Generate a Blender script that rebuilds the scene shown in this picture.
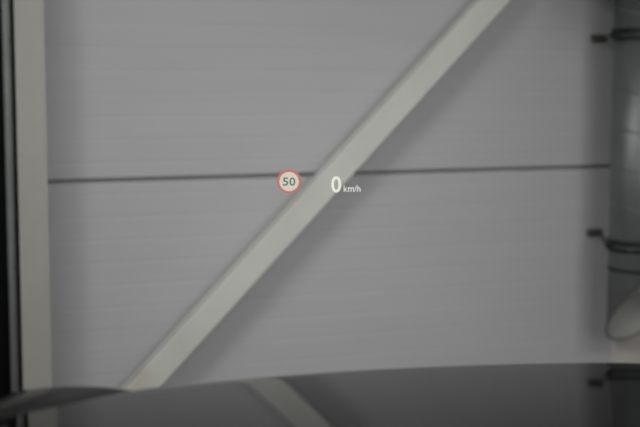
import bpy, bmesh, math, random
from mathutils import Vector, Matrix

sc = bpy.context.scene
for o in list(bpy.data.objects):
    bpy.data.objects.remove(o)
col = sc.collection
random.seed(4)

# ------------------------------------------------------------------ camera
EYE = 1.40
PITCH = math.radians(5.985)
cam_d = bpy.data.cameras.new('camera')
cam_d.sensor_width = 36.0
cam_d.lens = 1300.0 / 640.0 * 36.0
cam_d.clip_start = 0.02
cam = bpy.data.objects.new('camera', cam_d)
cam.location = (0, 0, EYE)
cam.rotation_euler = (math.pi / 2 - PITCH, 0, 0)
cam_d.dof.use_dof = True
cam_d.dof.focus_distance = 2.71
cam_d.dof.aperture_fstop = 3.1
col.objects.link(cam)
sc.camera = cam

# ------------------------------------------------------------------ world, lights, exposure
sc.view_settings.view_transform = 'Standard'
sc.view_settings.look = 'None'
sc.view_settings.gamma = 1.0
sc.view_settings.use_curve_mapping = False
sc.view_settings.exposure = 0.0

world = bpy.data.worlds.new('world')
sc.world = world
world.use_nodes = True
world.node_tree.nodes['Background'].inputs[0].default_value = (0.75, 0.80, 0.9, 1)
world.node_tree.nodes['Background'].inputs[1].default_value = 0.0

YAW = math.radians(20.5)           # the clad wall stands at an angle to the car
WD = 5.0                           # eye to wall along the view


def wallpoint(s, o, z):            # s along the wall, o out of the wall, z up
    return Vector((s * math.cos(YAW) + o * math.sin(YAW),
                   WD + s * math.sin(YAW) - o * math.cos(YAW), z))


# flood lamps added out of view so the wall dims towards its sides: (s, o, z, watts, size, spread)
ADDED_LAMPS = [(-3.6, 4.3, 3.40, 2.15, 2.0, 24), (0.5, 5.2, 3.4, 1.25, 1.8, 22)]
AIMS = [wallpoint(0.28, 0, 0.75), wallpoint(-0.10, 0, 0.55)]
LAMP_ROT = []
for (s, o, z, w, size, spread), AIM in zip(ADDED_LAMPS, AIMS):
    ld = bpy.data.lights.new('added_flood_light', 'AREA')
    ld.shape = 'SQUARE'
    ld.size = size
    ld.energy = w
    ld.spread = math.radians(spread)
    ld.color = (1.0, 0.985, 0.985)
    lo = bpy.data.objects.new('added_flood_light', ld)
    lo.location = wallpoint(s, o, z)
    q = (AIM - lo.location).to_track_quat('-Z', 'Y')
    lo.rotation_euler = q.to_euler()
    LAMP_ROT.append(q)
    col.objects.link(lo)


# made-up back window, added to light the wall softly from behind
WIN = (-4.6, 1.4, 1.0, 3.2)          # s0, s1, z0, z1
OUT = 8.0
ld = bpy.data.lights.new('added_window_light', 'AREA')
ld.shape = 'RECTANGLE'
ld.size, ld.size_y = WIN[1] - WIN[0] - 0.1, WIN[3] - WIN[2] - 0.1
ld.energy = 11.5
ld.spread = math.radians(60)
ld.color = (0.985, 0.99, 1.0)
lo = bpy.data.objects.new('added_window_light', ld)
lo.location = wallpoint((WIN[0] + WIN[1]) / 2, OUT - 0.03, (WIN[2] + WIN[3]) / 2)
lo.rotation_euler = (math.pi / 2, 0, YAW)
col.objects.link(lo)


# ------------------------------------------------------------------ helpers
def node_mat(name, base, rough=0.5, metal=0.0, spec=0.5, var=0.0, scale=8.0, stretch=(1, 1, 1),
             bump=0.0, bump_scale=60.0, coat=0.0, ior=None):
    m = bpy.data.materials.new(name)
    m.use_nodes = True
    nt = m.node_tree
    b = nt.nodes['Principled BSDF']
    b.inputs['Roughness'].default_value = rough
    b.inputs['Metallic'].default_value = metal
    b.inputs['Specular IOR Level'].default_value = spec
    b.inputs['Coat Weight'].default_value = coat
    if ior:
        b.inputs['IOR'].default_value = ior
    tc = nt.nodes.new('ShaderNodeTexCoord')
    mp = nt.nodes.new('ShaderNodeMapping')
    mp.inputs['Scale'].default_value = stretch
    nt.links.new(tc.outputs['Object'], mp.inputs['Vector'])
    nz = nt.nodes.new('ShaderNodeTexNoise')
    nz.inputs['Scale'].default_value = scale
    nz.inputs['Detail'].default_value = 4
    nt.links.new(mp.outputs['Vector'], nz.inputs['Vector'])
    rp = nt.nodes.new('ShaderNodeValToRGB')
    rp.color_ramp.elements[0].position = 0.3
    rp.color_ramp.elements[1].position = 0.7
    rp.color_ramp.elements[0].color = [c * (1 - var) for c in base] + [1]
    rp.color_ramp.elements[1].color = [min(1, c * (1 + var)) for c in base] + [1]
    nt.links.new(nz.outputs['Fac'], rp.inputs['Fac'])
    nt.links.new(rp.outputs['Color'], b.inputs['Base Color'])
    if bump:
        n2 = nt.nodes.new('ShaderNodeTexNoise')
        n2.inputs['Scale'].default_value = bump_scale
        nt.links.new(mp.outputs['Vector'], n2.inputs['Vector'])
        bp = nt.nodes.new('ShaderNodeBump')
        bp.inputs['Strength'].default_value = bump
        bp.inputs['Distance'].default_value = 0.002
        nt.links.new(n2.outputs['Fac'], bp.inputs['Height'])
        nt.links.new(bp.outputs['Normal'], b.inputs['Normal'])
    return m


def glow_mat(name, color, strength):
    m = bpy.data.materials.new(name)
    m.use_nodes = True
    nt = m.node_tree
    nt.nodes.remove(nt.nodes['Principled BSDF'])
    e = nt.nodes.new('ShaderNodeEmission')
    e.inputs['Color'].default_value = (*color, 1)
    e.inputs['Strength'].default_value = strength
    nt.links.new(e.outputs[0], nt.nodes['Material Output'].inputs['Surface'])
    return m


def link(name, me, mat=None, parent=None, smooth=False):
    o = bpy.data.objects.new(name, me)
    col.objects.link(o)
    if mat is not None and not me.materials:
        me.materials.append(mat)
    if smooth:
        for p in me.polygons:
            p.use_smooth = True
    if parent is not None:
        o.parent = parent
    return o


def from_bm(name, bm, mat=None, parent=None, smooth=False):
    bmesh.ops.recalc_face_normals(bm, faces=bm.faces)
    me = bpy.data.meshes.new(name)
    bm.to_mesh(me)
    bm.free()
    return link(name, me, mat, parent, smooth)


def add_box(bm, x0, x1, y0, y1, z0, z1, bevel=0.0):
    vs = [bm.verts.new(p) for p in ((x0, y0, z0), (x1, y0, z0), (x1, y1, z0), (x0, y1, z0),
                                    (x0, y0, z1), (x1, y0, z1), (x1, y1, z1), (x0, y1, z1))]
    fs = [bm.faces.new([vs[i] for i in f]) for f in
          ((3, 2, 1, 0), (4, 5, 6, 7), (0, 1, 5, 4), (1, 2, 6, 5), (2, 3, 7, 6), (3, 0, 4, 7))]
    if bevel:
        es = list({e for f in fs for e in f.edges})
        bmesh.ops.bevel(bm, geom=es, offset=bevel, segments=3, affect='EDGES', profile=0.5)


def box(name, dims, mat, parent=None, bevel=0.0):
    bm = bmesh.new()
    add_box(bm, *dims, bevel=bevel)
    return from_bm(name, bm, mat, parent)


def add_cyl(bm, a, b, r, seg=24, cap=True):
    a, b = Vector(a), Vector(b)
    d = b - a
    M = Matrix.Translation((a + b) / 2) @ d.to_track_quat('Z', 'Y').to_matrix().to_4x4()
    bmesh.ops.create_cone(bm, cap_ends=cap, segments=seg, radius1=r, radius2=r, depth=d.length, matrix=M)


def cyl(name, a, b, r, mat, parent=None, seg=24):
    bm = bmesh.new()
    add_cyl(bm, a, b, r, seg)
    o = from_bm(name, bm, mat, parent)
    for p in o.data.polygons:
        p.use_smooth = len(p.vertices) == 4
    return o


def empty(name, loc=(0, 0, 0), rz=0.0):
    o = bpy.data.objects.new(name, None)
    o.empty_display_size = 0.1
    o.location = loc
    o.rotation_euler = (0, 0, rz)
    col.objects.link(o)
    return o


def tag(o, label=None, cat=None, group=None, kind=None):
    if label: o['label'] = label
    if cat: o['category'] = cat
    if group: o['group'] = group
    if kind: o['kind'] = kind
    return o


def on_wall(o):                    # local x along wall, -y out of the wall, z up
    o.location = (0, WD, 0)
    o.rotation_euler = (0, 0, YAW)
    return o


# ------------------------------------------------------------------ materials
M_PANEL = node_mat('grey_coated_sheet', (0.53, 0.528, 0.540), 0.55, 0.0, 0.3, 0.025, 3.0, (0.4, 1, 6))
M_BACK = node_mat('dark_joint_backing', (0.42, 0.41, 0.42), 0.8, 0, 0.2, 0.1)
M_STEEL = node_mat('dimmed_cream_white_steel', (0.45, 0.448, 0.412), 0.5, 0, 0.35, 0.04, 5, (1, 1, 1))  # brace's paint made darker, weaker light at the column put into the colour
M_BRACE = node_mat('white_painted_brace_steel', (0.70, 0.705, 0.66), 0.5, 0, 0.35, 0.05, 4)
_r = [n for n in M_BRACE.node_tree.nodes if n.type == 'VALTORGB'][0].color_ramp
_r.elements[1].position = 0.60
_r.elements.new(0.74).color = (0.64, 0.62, 0.55, 1)          # faint yellow-brown handling stains
M_TRIM = node_mat('pale_beige_flashing', (0.66, 0.62, 0.58), 0.5, 0, 0.3, 0.03)
M_BLACK = node_mat('black_door_leaf', (0.006, 0.006, 0.006), 0.5, 0, 0.1, 0.1)
M_POST = node_mat('grey_green_door_post', (0.38, 0.40, 0.39), 0.5, 0, 0.3, 0.1)
M_BAR = node_mat('dull_pink_glazing_bar', (0.16, 0.12, 0.115), 0.5, 0, 0.3, 0.1)
M_GALV = node_mat('galvanised_sheet', (0.20, 0.212, 0.208), 0.42, 0.55, 0.5, 0.10, 14, (1, 1, 0.6))
M_GALVIN = node_mat('lightened_inner_sheet', (0.50, 0.51, 0.475), 0.7, 0.0, 0.4, 0.08, 10)  # inside of the duct coloured paler, standing in for light reaching in
M_CLAMP = node_mat('dark_clamp_steel', (0.03, 0.032, 0.033), 0.5, 0.5, 0.4, 0.1)
M_STUD = node_mat('dark_stud_steel', (0.13, 0.13, 0.12), 0.6, 0.3, 0.3, 0.1)
M_FLOOR = node_mat('sealed_concrete', (0.26, 0.26, 0.25), 0.6, 0, 0.4, 0.12, 2.5, (1, 1, 1), 0.2, 50)
M_WHITE = node_mat('white_room_sheet', (0.6, 0.6, 0.6), 0.7, 0, 0.3, 0.02)
M_PAINT = node_mat('dark_grey_clear_coated_paint', (0.010, 0.010, 0.0105), 0.03, 0.0, 0.5, 0.02, 30, ior=1.045)
M_PLASTIC = node_mat('black_plastic', (0.012, 0.012, 0.012), 0.6, 0, 0.3, 0.1)
M_TYRE = node_mat('tyre_rubber', (0.015, 0.015, 0.015), 0.85, 0, 0.2, 0.1)
M_ALLOY = node_mat('alloy_wheel', (0.5, 0.5, 0.5), 0.35, 1.0, 0.5, 0.05)
M_LENS = node_mat('headlamp_lens', (0.35, 0.36, 0.38), 0.1, 0.4, 0.6, 0.1)
M_LAMP = glow_mat('added_lamp_diffuser', (1, 0.985, 0.96), 3.0)
M_PANE = glow_mat('added_window_glow', (0.95, 0.97, 1.0), 0.6)
M_HOUSE = node_mat('added_light_housing', (0.6, 0.6, 0.6), 0.5, 0, 0.4, 0.02)
M_HWHITE = glow_mat('display_white_light', (0.80, 0.80, 0.70), 1.0)
M_HUNIT = glow_mat('display_dim_white_light', (0.70, 0.70, 0.66), 1.0)
M_HCREAM = glow_mat('display_cream_light', (0.66, 0.60, 0.51), 1.0)
M_HRED = glow_mat('display_red_light', (0.50, 0.19, 0.165), 1.0)
M_HTEAL = glow_mat('display_digit_wall_tone', (0.15, 0.20, 0.195), 1.0)  # sign digits glow in the wall's tone, where display light is missing

# ------------------------------------------------------------------ the room
S0, S1, CEIL = -5.0, 5.0, 4.2
DOOR_R = -1.125                       # right jamb of the dark door, hidden behind the column
on_wall(tag(box('floor', (S0, S1, -OUT, 0.12, -0.1, 0.0), M_FLOOR), kind='structure'))
on_wall(tag(box('ceiling', (S0, S1, -OUT, 0.12, CEIL, CEIL + 0.1), M_WHITE), kind='structure'))
bm = bmesh.new()
for dims in ((S0, WIN[0], 0, CEIL), (WIN[1], S1, 0, CEIL), (WIN[0], WIN[1], 0, WIN[2]), (WIN[0], WIN[1], WIN[3], CEIL)):
    add_box(bm, dims[0], dims[1], -OUT - 0.1, -OUT, dims[2], dims[3])
on_wall(tag(from_bm('wall_back', bm, M_WHITE), kind='structure'))
win = on_wall(tag(empty('added_window_1'), kind='structure'))  # unseen window, added as a soft light source
NP = 6
pw = (WIN[1] - WIN[0]) / NP
for k in range(NP):
    box('pane', (WIN[0] + k * pw + 0.02, WIN[0] + (k + 1) * pw - 0.02, -OUT - 0.055, -OUT - 0.045, WIN[2] + 0.03, WIN[3] - 0.03), M_PANE, win)
for k in range(NP + 1):
    xx = min(max(WIN[0] + k * pw, WIN[0] + 0.02), WIN[1] - 0.02)
    box('mullion', (xx - 0.02, xx + 0.02, -OUT - 0.08, -OUT - 0.02, WIN[2], WIN[3]), M_HOUSE, win)
for zz in (WIN[2], WIN[3] - 0.03):
    box('rail', (WIN[0], WIN[1], -OUT - 0.08, -OUT - 0.02, zz, zz + 0.03), M_HOUSE, win)
on_wall(tag(box('wall_left', (S0 - 0.1, S0, -OUT, 0.12, 0, CEIL), M_WHITE), kind='structure'))
on_wall(tag(box('wall_right', (S1, S1 + 0.1, -OUT, 0.12, 0, CEIL), M_WHITE), kind='structure'))

wf = on_wall(tag(box('wall_front', (DOOR_R, S1, 0.03, 0.12, 0, CEIL), M_BACK), kind='structure'))


def rib_panel_mesh(s0, s1, z0, z1, pitch=0.0833, depth=0.0007):
    """sheet-metal wall panel, shallow horizontal ribs, folded long edges"""
    prof = [(0.030, z0), (0.006, z0), (0.0, z0 + 0.006)]
    z = z0 + 0.058
    while z < z1 - 0.03:
        prof += [(0.0, z - 0.007), (depth, z - 0.003), (depth, z + 0.003), (0.0, z + 0.007)]
        z += pitch
    prof += [(0.0, z1 - 0.006), (0.006, z1), (0.030, z1)]
    bm = bmesh.new()
    a = [bm.verts.new((s0, y, zz)) for y, zz in prof]
    b = [bm.verts.new((s1, y, zz)) for y, zz in prof]
    n = len(prof)
    for i in range(n):
        bm.faces.new((a[i], a[(i + 1) % n], b[(i + 1) % n], b[i]))
    bm.faces.new(a[::-1])
    bm.faces.new(b)
    return bm


JOINT = 1.026
TRIM0, TRIM1 = 1.335, 1.56
for zz0, zz1 in ((0.0, JOINT - 0.0065), (JOINT + 0.0065, JOINT + 0.9925),
                 (JOINT + 1.0075, JOINT + 1.9925), (JOINT + 2.0075, CEIL)):
    from_bm('panel', rib_panel_mesh(DOOR_R, TRIM0, zz0, zz1), M_PANEL, wf)
    from_bm('panel', rib_panel_mesh(TRIM1, S1, zz0, zz1), M_PANEL, wf)
# pale flashing strip behind the duct, with a folded edge
bm = bmesh.new()
add_box(bm, TRIM0, TRIM1, -0.004, 0.03, 0, CEIL)
add_box(bm, TRIM0, TRIM0 + 0.012, -0.010, -0.004, 0, CEIL)
on_wall(tag(from_bm('trim_1', bm, M_TRIM), kind='structure'))
# thin cover lath in front of the panel end
on_wall(tag(box('trim_2', (1.222, 1.230, -0.003, 0.0, 0, 0.62), M_PANEL), kind='structure'))

# wall left of the column: lintel wall with a dark door in it
on_wall(tag(box('wall_far_left', (S0, -2.45, 0.0, 0.12, 0, CEIL), M_WHITE), kind='structure'))
on_wall(tag(box('wall_lintel', (-2.45, DOOR_R, 0.0, 0.12, 2.6, CEIL), M_WHITE), kind='structure'))
door = on_wall(tag(empty('door_1'), kind='structure'))
box('door_leaf', (-2.44, DOOR_R, 0.05, 0.10, 0.005, 2.595), M_BLACK, door)
cyl('door_post', (-1.177, -0.05, 0.0), (-1.177, -0.05, 2.59), 0.0145, M_POST, door, 20)
box('glazing_bar', (-2.40, -1.215, 0.030, 0.052, 0.770, 0.788), M_BAR, door, 0.003)
box('glazing_bar', (-2.40, -1.215, 0.030, 0.052, 1.900, 1.918), M_BAR, door, 0.003)
for hz_ in (0.735, 1.525, 2.3):
    h = cyl('hinge', (-1.160, -0.075, hz_ - 0.009), (-1.160, -0.075, hz_ + 0.009), 0.008, M_CLAMP, door, 12)

# ------------------------------------------------------------------ steel frame
COL0, COL1 = -1.169, -1.071
c = on_wall(tag(empty('steel_column'),
                'upright cream-white steel column between the dark door and the grey wall', 'column'))
bm = bmesh.new()
for dims in ((COL0, COL1, -0.200, -0.188, 0.012, CEIL - 0.001), (COL0 + 0.035, COL1, -0.042, -0.030, 0.012, CEIL - 0.001),
             ((COL0 + COL1) / 2 - 0.004, (COL0 + COL1) / 2 + 0.004, -0.188, -0.042, 0.012, CEIL - 0.001)):
    add_box(bm, *dims)
from_bm('shaft', bm, M_STEEL, c)
bm = bmesh.new()
add_box(bm, -1.22, -1.04, -0.23, -0.002, 0.0, 0.012)
from_bm('base_plate', bm, M_STEEL, c)
for sx in (-1.205, -1.055):
    cyl('anchor_bolt', (sx, -0.215, 0.012), (sx, -0.215, 0.035), 0.010, M_STUD, c, 6)

b = on_wall(tag(empty('diagonal_brace'),
                'long white steel brace running diagonally across the grey clad wall', 'brace'))
# member: square tube lying in the plane of the wall at 45 degrees
L = 4.4
bm = bmesh.new()
add_box(bm, 0.0, L, -0.035, 0.035, -0.0465, 0.0465, bevel=0.005)
me_o = from_bm('tube', bm, M_BRACE, b)
me_o.location = (-1.003, -0.120, 0.018)
me_o.rotation_euler = (0, -math.radians(45.1), 0)
bm = bmesh.new()
add_box(bm, -1.068, -0.86, -0.084, -0.074, 0.0, 0.20)
from_bm('gusset_plate', bm, M_BRACE, b)

# ------------------------------------------------------------------ exhaust duct
DS, DO, DR = 1.280, 0.26, 0.123
d = on_wall(tag(empty('exhaust_duct'),
                'galvanised round ventilation duct with obliquely cut open lower end', 'duct'))
ca, cb = 0.02, 1.08                  # slope of the oblique cut along and out of the wall
END = 0.450


def cut_z(x, y):                      # x, y relative to the duct axis, y positive towards the room
    return END + ca * x + cb * y


SEG = 48
bm = bmesh.new()
ringsets = []
for r in (DR, DR - 0.004):
    lo = [bm.verts.new((DS + r * math.cos(2 * math.pi * i / SEG), -DO - r * math.sin(2 * math.pi * i / SEG),
                        cut_z(r * math.cos(2 * math.pi * i / SEG), r * math.sin(2 * math.pi * i / SEG))))
          for i in range(SEG)]
    hi = [bm.verts.new((v.co.x, v.co.y, 1.829)) for v in lo]
    ringsets.append((lo, hi))
(lo, hi), (li, hi2) = ringsets
for i in range(SEG):
    j = (i + 1) % SEG
    f = bm.faces.new((lo[i], lo[j], hi[j], hi[i])); f.smooth = True
    f = bm.faces.new((li[j], li[i], hi2[i], hi2[j])); f.smooth = True; f.material_index = 1
    f = bm.faces.new((lo[j], lo[i], li[i], li[j]))
    f = bm.faces.new((hi[i], hi[j], hi2[j], hi2[i]))
me = bpy.data.meshes.new('pipe')
bm.normal_update()
bm.to_mesh(me); bm.free()
me.materials.append(M_GALV); me.materials.append(M_GALVIN)
link('pipe', me, None, d)
# rolled rim along the cut edge
bm = bmesh.new()
RT = 0.0045
rows = []
for i in range(SEG):
    t = 2 * math.pi * i / SEG
    x, y = DR * math.cos(t), DR * math.sin(t)
    p = Vector((DS + x, -DO - y, cut_z(x, y)))
    er = Vector((math.cos(t), -math.sin(t), 0))
    rows.append([bm.verts.new(p + er * RT * math.cos(k * math.pi / 3) + Vector((0, 0, RT * 1.4 * math.sin(k * math.pi / 3))))
                 for k in range(6)])
for i in range(SEG):
    for k in range(6):
        bm.faces.new((rows[i][k], rows[(i + 1) % SEG][k], rows[(i + 1) % SEG][(k + 1) % 6], rows[i][(k + 1) % 6]))
from_bm('rim', bm, M_GALV, d, True)


def hoop(bm, z0, h, r_in, r_out, tilt=0.0):
    v = []
    for i in range(SEG):
        t = 2 * math.pi * i / SEG
        cx, sy = math.cos(t), math.sin(t)
        dz = tilt * cx * r_out
        v.append([bm.verts.new((DS + r * cx, -DO - r * sy, z + dz)) for r, z in
                  ((r_in, z0), (r_out, z0), (r_out, z0 + h), (r_in, z0 + h))])
    for i in range(SEG):
        for k in range(4):
            f = bm.faces.new((v[i][k], v[(i + 1) % SEG][k], v[(i + 1) % SEG][(k + 1) % 4], v[i][(k + 1) % 4]))


# spiral lock seam: a helix rib wound round the duct
bm = bmesh.new()
prev = None
z = 0.66
N = int(SEG * (1.82 - 0.66) / 0.155)
for i in range(N + 1):
    t = 2 * math.pi * i / SEG
    zc = 0.66 + 0.155 * i / SEG
    pr = [bm.verts.new((DS + r * math.cos(t), -DO - r * math.sin(t), zc + dz)) for r, dz in
          ((DR - 0.001, -0.005), (DR + 0.0022, -0.003), (DR + 0.0022, 0.003), (DR - 0.001, 0.005))]
    if prev:
        for k in range(3):
            bm.faces.new((prev[k], pr[k], pr[k + 1], prev[k + 1]))
    prev = pr
from_bm('spiral_seam', bm, M_GALV, d, True)
for zc, pz in ((0.727, 0.752), (1.567, 1.560)):        # clamps: two bands each, a stud to the wall
    bm = bmesh.new()
    hoop(bm, zc + 0.006, 0.019, DR - 0.001, DR + 0.008)
    hoop(bm, zc - 0.021, 0.015, DR - 0.001, DR + 0.008)
    cl = from_bm('clamp', bm, M_CLAMP, d)
    cyl('clamp_ear', (DS - DR - 0.002, -DO, zc), (DS - DR - 0.024, -DO + 0.02, zc), 0.010, M_CLAMP, cl, 10)
    box('wall_plate', (1.192, 1.262, -0.016, -0.0002, pz - 0.015, pz + 0.015), M_STUD, cl, 0.003)
    cyl('threaded_stud', (1.250, -0.012, pz), (DS - DR - 0.006, -DO + 0.04, zc), 0.006, M_STUD, cl, 10)
bm = bmesh.new()
hoop(bm, 0.622, 0.010, DR - 0.001, DR + 0.005, -0.05)
from_bm('collar_band', bm, M_CLAMP, d)

# made-up box over the duct, added above the view to shade the wall
on = on_wall(tag(empty('added_shade_box'), 'flat grey sheet-metal box added on top of the round duct for shade', 'added shade box'))
box('casing', (0.98, 1.66, -0.60, -0.012, 1.83, 1.915), M_GALV, on, 0.008)
for fs in (1.04, 1.58):
    box('bracket', (fs, fs + 0.04, -0.012, -0.001, 1.84, 1.905), M_STUD, on)

# ------------------------------------------------------------------ car (front end)
CA = math.radians(5.0)
CX = 0.32                             # centre line of the car, local x
car = empty('car', (0, 0, 0), -CA)
tag(car, 'dark grey car bonnet and front wing along the bottom, mirroring the wall', 'car')
CX_W = CX


def hood_z(x, y):
    return EYE - (0.147 + 0.1500 * y + 0.05 * (x - CX) ** 2)


# bonnet outline, driver's half, rear -> nose  (local x, y)
EDGE = [(-0.545, 0.86), (-0.540, 1.05), (-0.532, 1.22), (-0.514, 1.400), (-0.496, 1.500), (-0.470, 1.583), (-0.449, 1.675), (-0.430, 1.780),
        (-0.398, 1.848), (-0.346, 1.896), (-0.249, 1.966), (-0.176, 2.022), (-0.051, 2.075),
        (0.078, 2.128), (0.205, 2.172), (CX, 2.190)]
NOSE = 2.190


def front_roll(px, py, dist):
    """the bonnet rolls over gently in the last hand's breadth before its leading edge"""
    f = min(1.0, max(0.0, (py - 1.70) / 0.25))
    return ROLL * f * max(0.0, 1 - dist / 0.11) ** 2


ROLL = 0.0040


def resample(pts, n):
    d = [0.0]
    for a, b_ in zip(pts, pts[1:]):
        d.append(d[-1] + math.dist(a, b_))
    out = []
    for i in range(n):
        t = d[-1] * i / (n - 1)
        k = max(j for j in range(len(d)) if d[j] <= t + 1e-9)
        k = min(k, len(pts) - 2)
        u = (t - d[k]) / (d[k + 1] - d[k])
        out.append((pts[k][0] * (1 - u) + pts[k + 1][0] * u, pts[k][1] * (1 - u) + pts[k + 1][1] * u))
    return out


def smooth_line(pts, it=12):
    pts = list(pts)
    for _ in range(it):
        pts = [pts[0]] + [tuple((a[k] + 2 * b_[k] + c_[k]) / 4 for k in (0, 1))
                          for a, b_, c_ in zip(pts, pts[1:], pts[2:])] + [pts[-1]]
    return pts


LINE = smooth_line(resample(EDGE, 90), 10)
HALF = len(LINE)


def mirror(x):
    return 2 * CX - x


# bonnet: for each point of the outline, a strip to the matching point on the centre line
bm = bmesh.new()
NA = 26
grid = []
for i, (x, y) in enumerate(LINE):
    row = []
    tcen = i / (HALF - 1)
    cxp, cyp = CX, 0.86 + (NOSE - 0.86) * tcen
    for k in range(NA + 1):
        u = (k / NA) ** 1.8
        px, py = x + (cxp - x) * u, y + (cyp - y) * u
        row.append((px, py, math.hypot(px - x, py - y)))
    grid.append(row)


def build_half(bm, flip):
    vg = []
    for i, row in enumerate(grid):
        vg.append([bm.verts.new(((mirror(px) if flip else px), py, hood_z(px, py) - front_roll(px, py, dist))) for (px, py, dist) in row])
    for i in range(len(vg) - 1):
        for k in range(NA):
            q = (vg[i][k], vg[i][k + 1], vg[i + 1][k + 1], vg[i + 1][k])
            if len({tuple(round(c_, 6) for c_ in v.co) for v in q}) == 4:
                bm.faces.new(q)
            else:
                qs = []
                for v in q:
                    if all((v.co - w_.co).length > 1e-6 for w_ in qs):
                        qs.append(v)
                if len(qs) >= 3:
                    bm.faces.new(qs)
    # folded-down flange along the outline
    prevs = None
    for i in range(len(vg)):
        v0 = vg[i][0]
        x, y = LINE[i]
        a_ = LINE[max(0, i - 1)]
        b_ = LINE[min(HALF - 1, i + 1)]
        tx, ty = b_[0] - a_[0], b_[1] - a_[1]
        l = math.hypot(tx, ty)
        nx, ny = -ty / l, tx / l             # outward
        pr = [v0]
        for o_, dz in ((0.0025, -0.001), (0.004, -0.0035), (0.0045, -0.007), (0.004, -0.022), (-0.01, -0.026)):
            xx, yy = x + nx * o_, y + ny * o_
            pr.append(bm.verts.new(((mirror(xx) if flip else xx), yy, hood_z(x, y) - front_roll(x, y, 0) + dz)))
        if prevs:
            for k in range(len(pr) - 1):
                bm.faces.new((prevs[k], pr[k], pr[k + 1], prevs[k + 1]))
        prevs = pr


build_half(bm, False)
build_half(bm, True)
bmesh.ops.remove_doubles(bm, verts=bm.verts, dist=1e-5)
hood = from_bm('bonnet', bm, M_PAINT, car, True)
hood['label'] = 'glossy dark grey bonnet'


# wings: crowned strip outside the bonnet outline, rolling over to a side skirt
FEND = 56                                # outline index where the wing ends (headlamp corner)


def wing_drop(dd, y):
    rise = WING_A + WING_B * min(1.0, max(0.0, (1.69 - y) / 0.40))
    return -rise * dd + 1.3 * dd * dd + WING_C * max(0.0, y - 1.77) ** 2


WING_A, WING_B, WING_C = 0.20, 0.05, 2.5


def build_wing(flip):
    bm = bmesh.new()
    rows = []
    for i in range(FEND):
        x, y = LINE[i]
        a_ = LINE[max(0, i - 2)]
        b_ = LINE[min(HALF - 1, i + 2)]
        tx, ty = b_[0] - a_[0], b_[1] - a_[1]
        l = math.hypot(tx, ty)
        nx, ny = -ty / l, tx / l
        row = []
        w = 0.145
        for k in range(15):
            dd = 0.006 + w * k / 14
            xx, yy = x + nx * dd, y + ny * dd
            row.append(Vector((xx, yy, hood_z(x, y) - 0.1500 * ny * dd - 0.003 - wing_drop(dd, yy))))
        base = row[-1].copy()
        for o_, dz in ((0.012, -0.012), (0.020, -0.03), (0.026, -0.06), (0.030, -0.12), (0.030, -0.25), (0.022, -0.42)):
            row.append(base + Vector((nx * o_, ny * o_, dz)))
        rows.append([bm.verts.new((mirror(v.x) if flip else v.x, v.y, v.z)) for v in row])
    for i in range(len(rows) - 1):
        for k in range(len(rows[0]) - 1):
            bm.faces.new((rows[i][k], rows[i][k + 1], rows[i + 1][k + 1], rows[i + 1][k]))
    bmesh.ops.remove_doubles(bm, verts=bm.verts, dist=1e-5)
    return from_bm('front_wing', bm, M_PAINT, car, True)


build_wing(False)
build_wing(True)


# bumper and grille skirt below the bonnet's leading edge
def outward(i):
    a_ = LINE[max(0, i - 2)]
    b_ = LINE[min(HALF - 1, i + 2)]
    tx, ty = b_[0] - a_[0], b_[1] - a_[1]
    l = math.hypot(tx, ty)
    return -ty / l, tx / l


bm = bmesh.new()
seq = [(i, False) for i in range(52, HALF)] + [(i, True) for i in range(HALF - 2, 51, -1)]
rows = []
for i, fl in seq:
    x, y = LINE[i]
    nx, ny = outward(i)
    if i == HALF - 1:
        nx, ny = 0.0, 1.0
    top = hood_z(x, y)
    row = []
    for o_, z in ((-0.02, top - 0.032), (0.012, top - 0.034), (0.028, top - 0.06), (0.04, top - 0.2), (0.06, 0.58),
                  (0.08, 0.50), (0.075, 0.36), (0.02, 0.24), (-0.05, 0.22)):
        xx, yy = x + nx * o_, y + ny * o_
        row.append(bm.verts.new((mirror(xx) if fl else xx, yy, z)))
    rows.append(row)
for a_, b_ in zip(rows, rows[1:]):
    for k in range(len(a_) - 1):
        bm.faces.new((a_[k], a_[k + 1], b_[k + 1], b_[k]))
from_bm('front_bumper', bm, M_PAINT, car, True)
# grille bars
for k in range(5):
    bm = bmesh.new()
    z = 0.60 + 0.04 * k
    pr = None
    for i, fl in [(i, False) for i in range(74, HALF)] + [(i, True) for i in range(HALF - 2, 73, -1)]:
        x, y = LINE[i]
        nx, ny = outward(i) if i != HALF - 1 else (0.0, 1.0)
        q = []
        for o_, dz in ((0.045, -0.01), (0.068, -0.008), (0.068, 0.008), (0.045, 0.01)):
            xx, yy = x + nx * o_, y + ny * o_
            q.append(bm.verts.new((mirror(xx) if fl else xx, yy, z + dz)))
        if pr:
            for m_ in range(4):
                bm.faces.new((pr[m_], q[m_], q[(m_ + 1) % 4], pr[(m_ + 1) % 4]))
        pr = q
    from_bm('grille_bar', bm, M_PLASTIC, car)
# headlamps on the corners
for fl in (False, True):
    bm = bmesh.new()
    pr = None
    for i in range(56, 72):
        x, y = LINE[i]
        nx, ny = outward(i)
        u = (i - 56) / 15
        wz = 0.02 + 0.05 * math.sin(math.pi * min(1, 0.15 + u * 0.8))
        q = []
        for o_, z in ((0.03, 0.70 - wz), (0.058, 0.70 - wz * 0.5), (0.056, 0.70 + wz * 0.5), (0.03, 0.70 + wz)):
            xx, yy = x + nx * (o_ + 0.1 * (1 - u)), y + ny * (o_ + 0.1 * (1 - u))
            q.append(bm.verts.new((mirror(xx) if fl else xx, yy, z)))
        if pr:
            for m_ in range(3):
                bm.faces.new((pr[m_], q[m_], q[m_ + 1], pr[m_ + 1]))
        pr = q
    from_bm('headlamp', bm, M_LENS, car, True)
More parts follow.
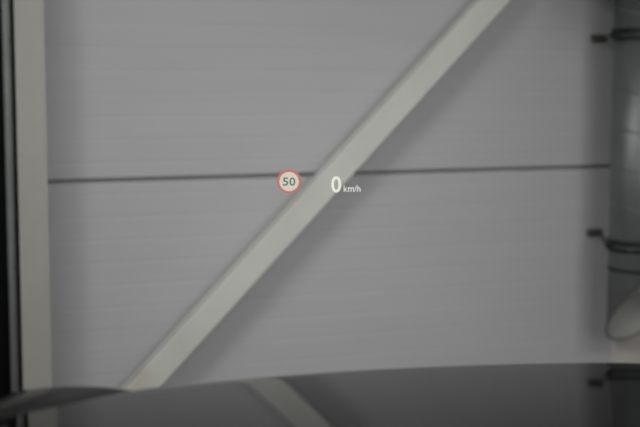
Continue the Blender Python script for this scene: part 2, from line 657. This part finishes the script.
# cowl behind the bonnet, below the windscreen base
bm = bmesh.new()
add_box(bm, -0.50, mirror(-0.50), 0.68, 0.855, hood_z(-0.4, 0.855) - 0.06, hood_z(-0.4, 0.855) - 0.03, bevel=0.008)
from_bm('cowl', bm, M_PLASTIC, car)
# engine under the bonnet
box('engine_block', (-0.38, mirror(-0.38), 0.60, 1.80, 0.26, 0.86), M_PLASTIC, car, 0.03)
# front wheels
for fl in (False, True):
    bm = bmesh.new()
    R0, W2 = 0.34, 0.105
    prof = [(0.225, -W2 + 0.01), (0.30, -W2), (R0 - 0.015, -W2 + 0.012), (R0, -W2 + 0.035), (R0, W2 - 0.035),
            (R0 - 0.015, W2 - 0.012), (0.30, W2), (0.225, W2 - 0.01)]
    cx0, cy0 = (-0.50 if not fl else mirror(-0.50)), 1.22
    rr = []
    for i in range(40):
        t = 2 * math.pi * i / 40
        rr.append([bm.verts.new((cx0 + w_, cy0 + r * math.cos(t), R0 + r * math.sin(t))) for r, w_ in prof])
    for i in range(40):
        for k in range(len(prof)):
            bm.faces.new((rr[i][k], rr[(i + 1) % 40][k], rr[(i + 1) % 40][(k + 1) % 8], rr[i][(k + 1) % 8]))
    wh = from_bm('wheel', bm, M_TYRE, car, True)
    bm = bmesh.new()
    so = cx0 + (0.06 if fl else -0.06)
    si = cx0 - (0.06 if fl else -0.06)
    add_cyl(bm, (so, cy0, R0), (si, cy0, R0), 0.06, 20)
    for k in range(5):
        t = 2 * math.pi * k / 5 + 0.3
        vs = []
        for r, hw in ((0.05, 0.035), (0.222, 0.022)):
            for sgn in (-1, 1):
                for xx in (so, so + (si - so) * 0.25):
                    vs.append(bm.verts.new((xx, cy0 + r * math.cos(t) - sgn * hw * math.sin(t), R0 + r * math.sin(t) + sgn * hw * math.cos(t))))
        for f_ in ((0, 1, 3, 2), (4, 6, 7, 5), (0, 2, 6, 4), (1, 5, 7, 3), (0, 4, 5, 1), (2, 3, 7, 6)):
            bm.faces.new([vs[q_] for q_ in f_])
    from_bm('rim', bm, M_ALLOY, wh)


# ------------------------------------------------------------------ head-up display (light hanging above the bonnet)
HD = 2.70
PXM = HD / 1300.0 * 1.0


def glyph(name, text, height, mat, parent, x, z, y=0.0, bold=0.0, sx=1.0, depth=0.0006):
    """one character as a thin mesh, its lower-left corner at (x, z)"""
    cu = bpy.data.curves.new(name, 'FONT')
    cu.body = text
    cu.size = 1.0
    cu.offset = bold
    cu.resolution_u = 6
    tmp = bpy.data.objects.new('tmp', cu)
    col.objects.link(tmp)
    dg = bpy.context.evaluated_depsgraph_get()
    dg.update()
    me = bpy.data.meshes.new_from_object(tmp.evaluated_get(dg))
    bpy.data.objects.remove(tmp)
    bpy.data.curves.remove(cu)
    me.materials.clear()
    xs = [v.co.x for v in me.vertices]
    ys = [v.co.y for v in me.vertices]
    x0, x1, y0, y1 = min(xs), max(xs), min(ys), max(ys)
    k = height / (y1 - y0)
    for v in me.vertices:
        v.co = Vector(((v.co.x - x0) * k * sx, 0.0, (v.co.y - y0) * k))
    bm = bmesh.new()
    bm.from_mesh(me)
    ext = bmesh.ops.extrude_face_region(bm, geom=list(bm.faces))
    for e in ext['geom']:
        if isinstance(e, bmesh.types.BMVert):
            e.co.y += depth
    bmesh.ops.recalc_face_normals(bm, faces=bm.faces)
    bm.to_mesh(me)
    bm.free()
    o = link(name, me, mat, parent)
    o.location = (x, y, z)
    return o, (x1 - x0) * k * sx


def annulus(name, r0, r1, mat, parent, y, depth=0.0006, seg=56):
    bm = bmesh.new()
    rows = []
    for i in range(seg):
        t = 2 * math.pi * i / seg
        rows.append([bm.verts.new((r * math.cos(t), yy, r * math.sin(t))) for r, yy in
                     ((r0, y), (r1, y), (r1, y + depth), (r0, y + depth))])
    for i in range(seg):
        for k in range(4):
            bm.faces.new((rows[i][k], rows[(i + 1) % seg][k], rows[(i + 1) % seg][(k + 1) % 4], rows[i][(k + 1) % 4]))
    return from_bm(name, bm, mat, parent)


sg = empty('speed_limit_symbol', (-0.0644, HD, 1.1838))
tag(sg, 'round red-rimmed head-up speed limit sign reading 50', 'display symbol')
annulus('red_ring', 9.5 * PXM, 12.2 * PXM, M_HRED, sg, 0.0)
bm = bmesh.new()
bmesh.ops.create_cone(bm, cap_ends=True, segments=56, radius1=9.7 * PXM, radius2=9.7 * PXM, depth=0.0008,
                      matrix=Matrix.Rotation(math.pi / 2, 4, 'X'))
from_bm('disc', bm, M_HCREAM, sg)
h5 = 8.4 * PXM
g1, w1 = glyph('digit', '5', h5, M_HTEAL, sg, -6.4 * PXM, -4.2 * PXM, -0.0016, 0.02, 1.14)
g2, w2 = glyph('digit', '0', h5, M_HTEAL, sg, 0.3 * PXM, -4.2 * PXM, -0.0016, 0.02, 1.10)

sp = empty('speed_readout', (0.0344, HD, 1.1766))
tag(sp, 'glowing white head-up speed readout reading 0 km/h', 'display readout')
glyph('digit', '0', 16.4 * PXM, M_HWHITE, sp, -5.3 * PXM, -7.6 * PXM, 0.0, 0.016, 0.95)
x = 7.2 * PXM
for ch, nm, hh in (('k', 'letter', 6.4), ('m', 'letter', 4.6), ('/', 'slash', 6.4), ('h', 'letter', 6.4)):
    g, w = glyph(nm, ch, hh * PXM, M_HUNIT, sp, x, -6.8 * PXM, 0.0, 0.012, 0.92)
    x += w + 0.4 * PXM

# ------------------------------------------------------------------ added flood lamps (above and behind the view)
for (s, o, z, w, size, spread), q in zip(ADDED_LAMPS, LAMP_ROT):
    p = wallpoint(s, o, z)
    lp = empty('added_flood_lamp', p)
    tag(lp, 'added square white flood lamp hanging from the ceiling on the %s side' % ('door' if s < -1 else 'duct'), 'lamp', 'added flood lamps')
    h = size / 2 + 0.03
    for nm, dims, mt in (('housing', (-h, h, -h, h, 0.012, 0.09), M_HOUSE), ('diffuser', (-h + 0.02, h - 0.02, -h + 0.02, h - 0.02, 0.004, 0.011), M_LAMP)):
        ob = box(nm, dims, mt, lp)
        ob.rotation_euler = q.to_euler()
    cyl('hanger', (0, 0, 0.09), (0, 0, CEIL - z), 0.012, M_HOUSE, lp, 12)
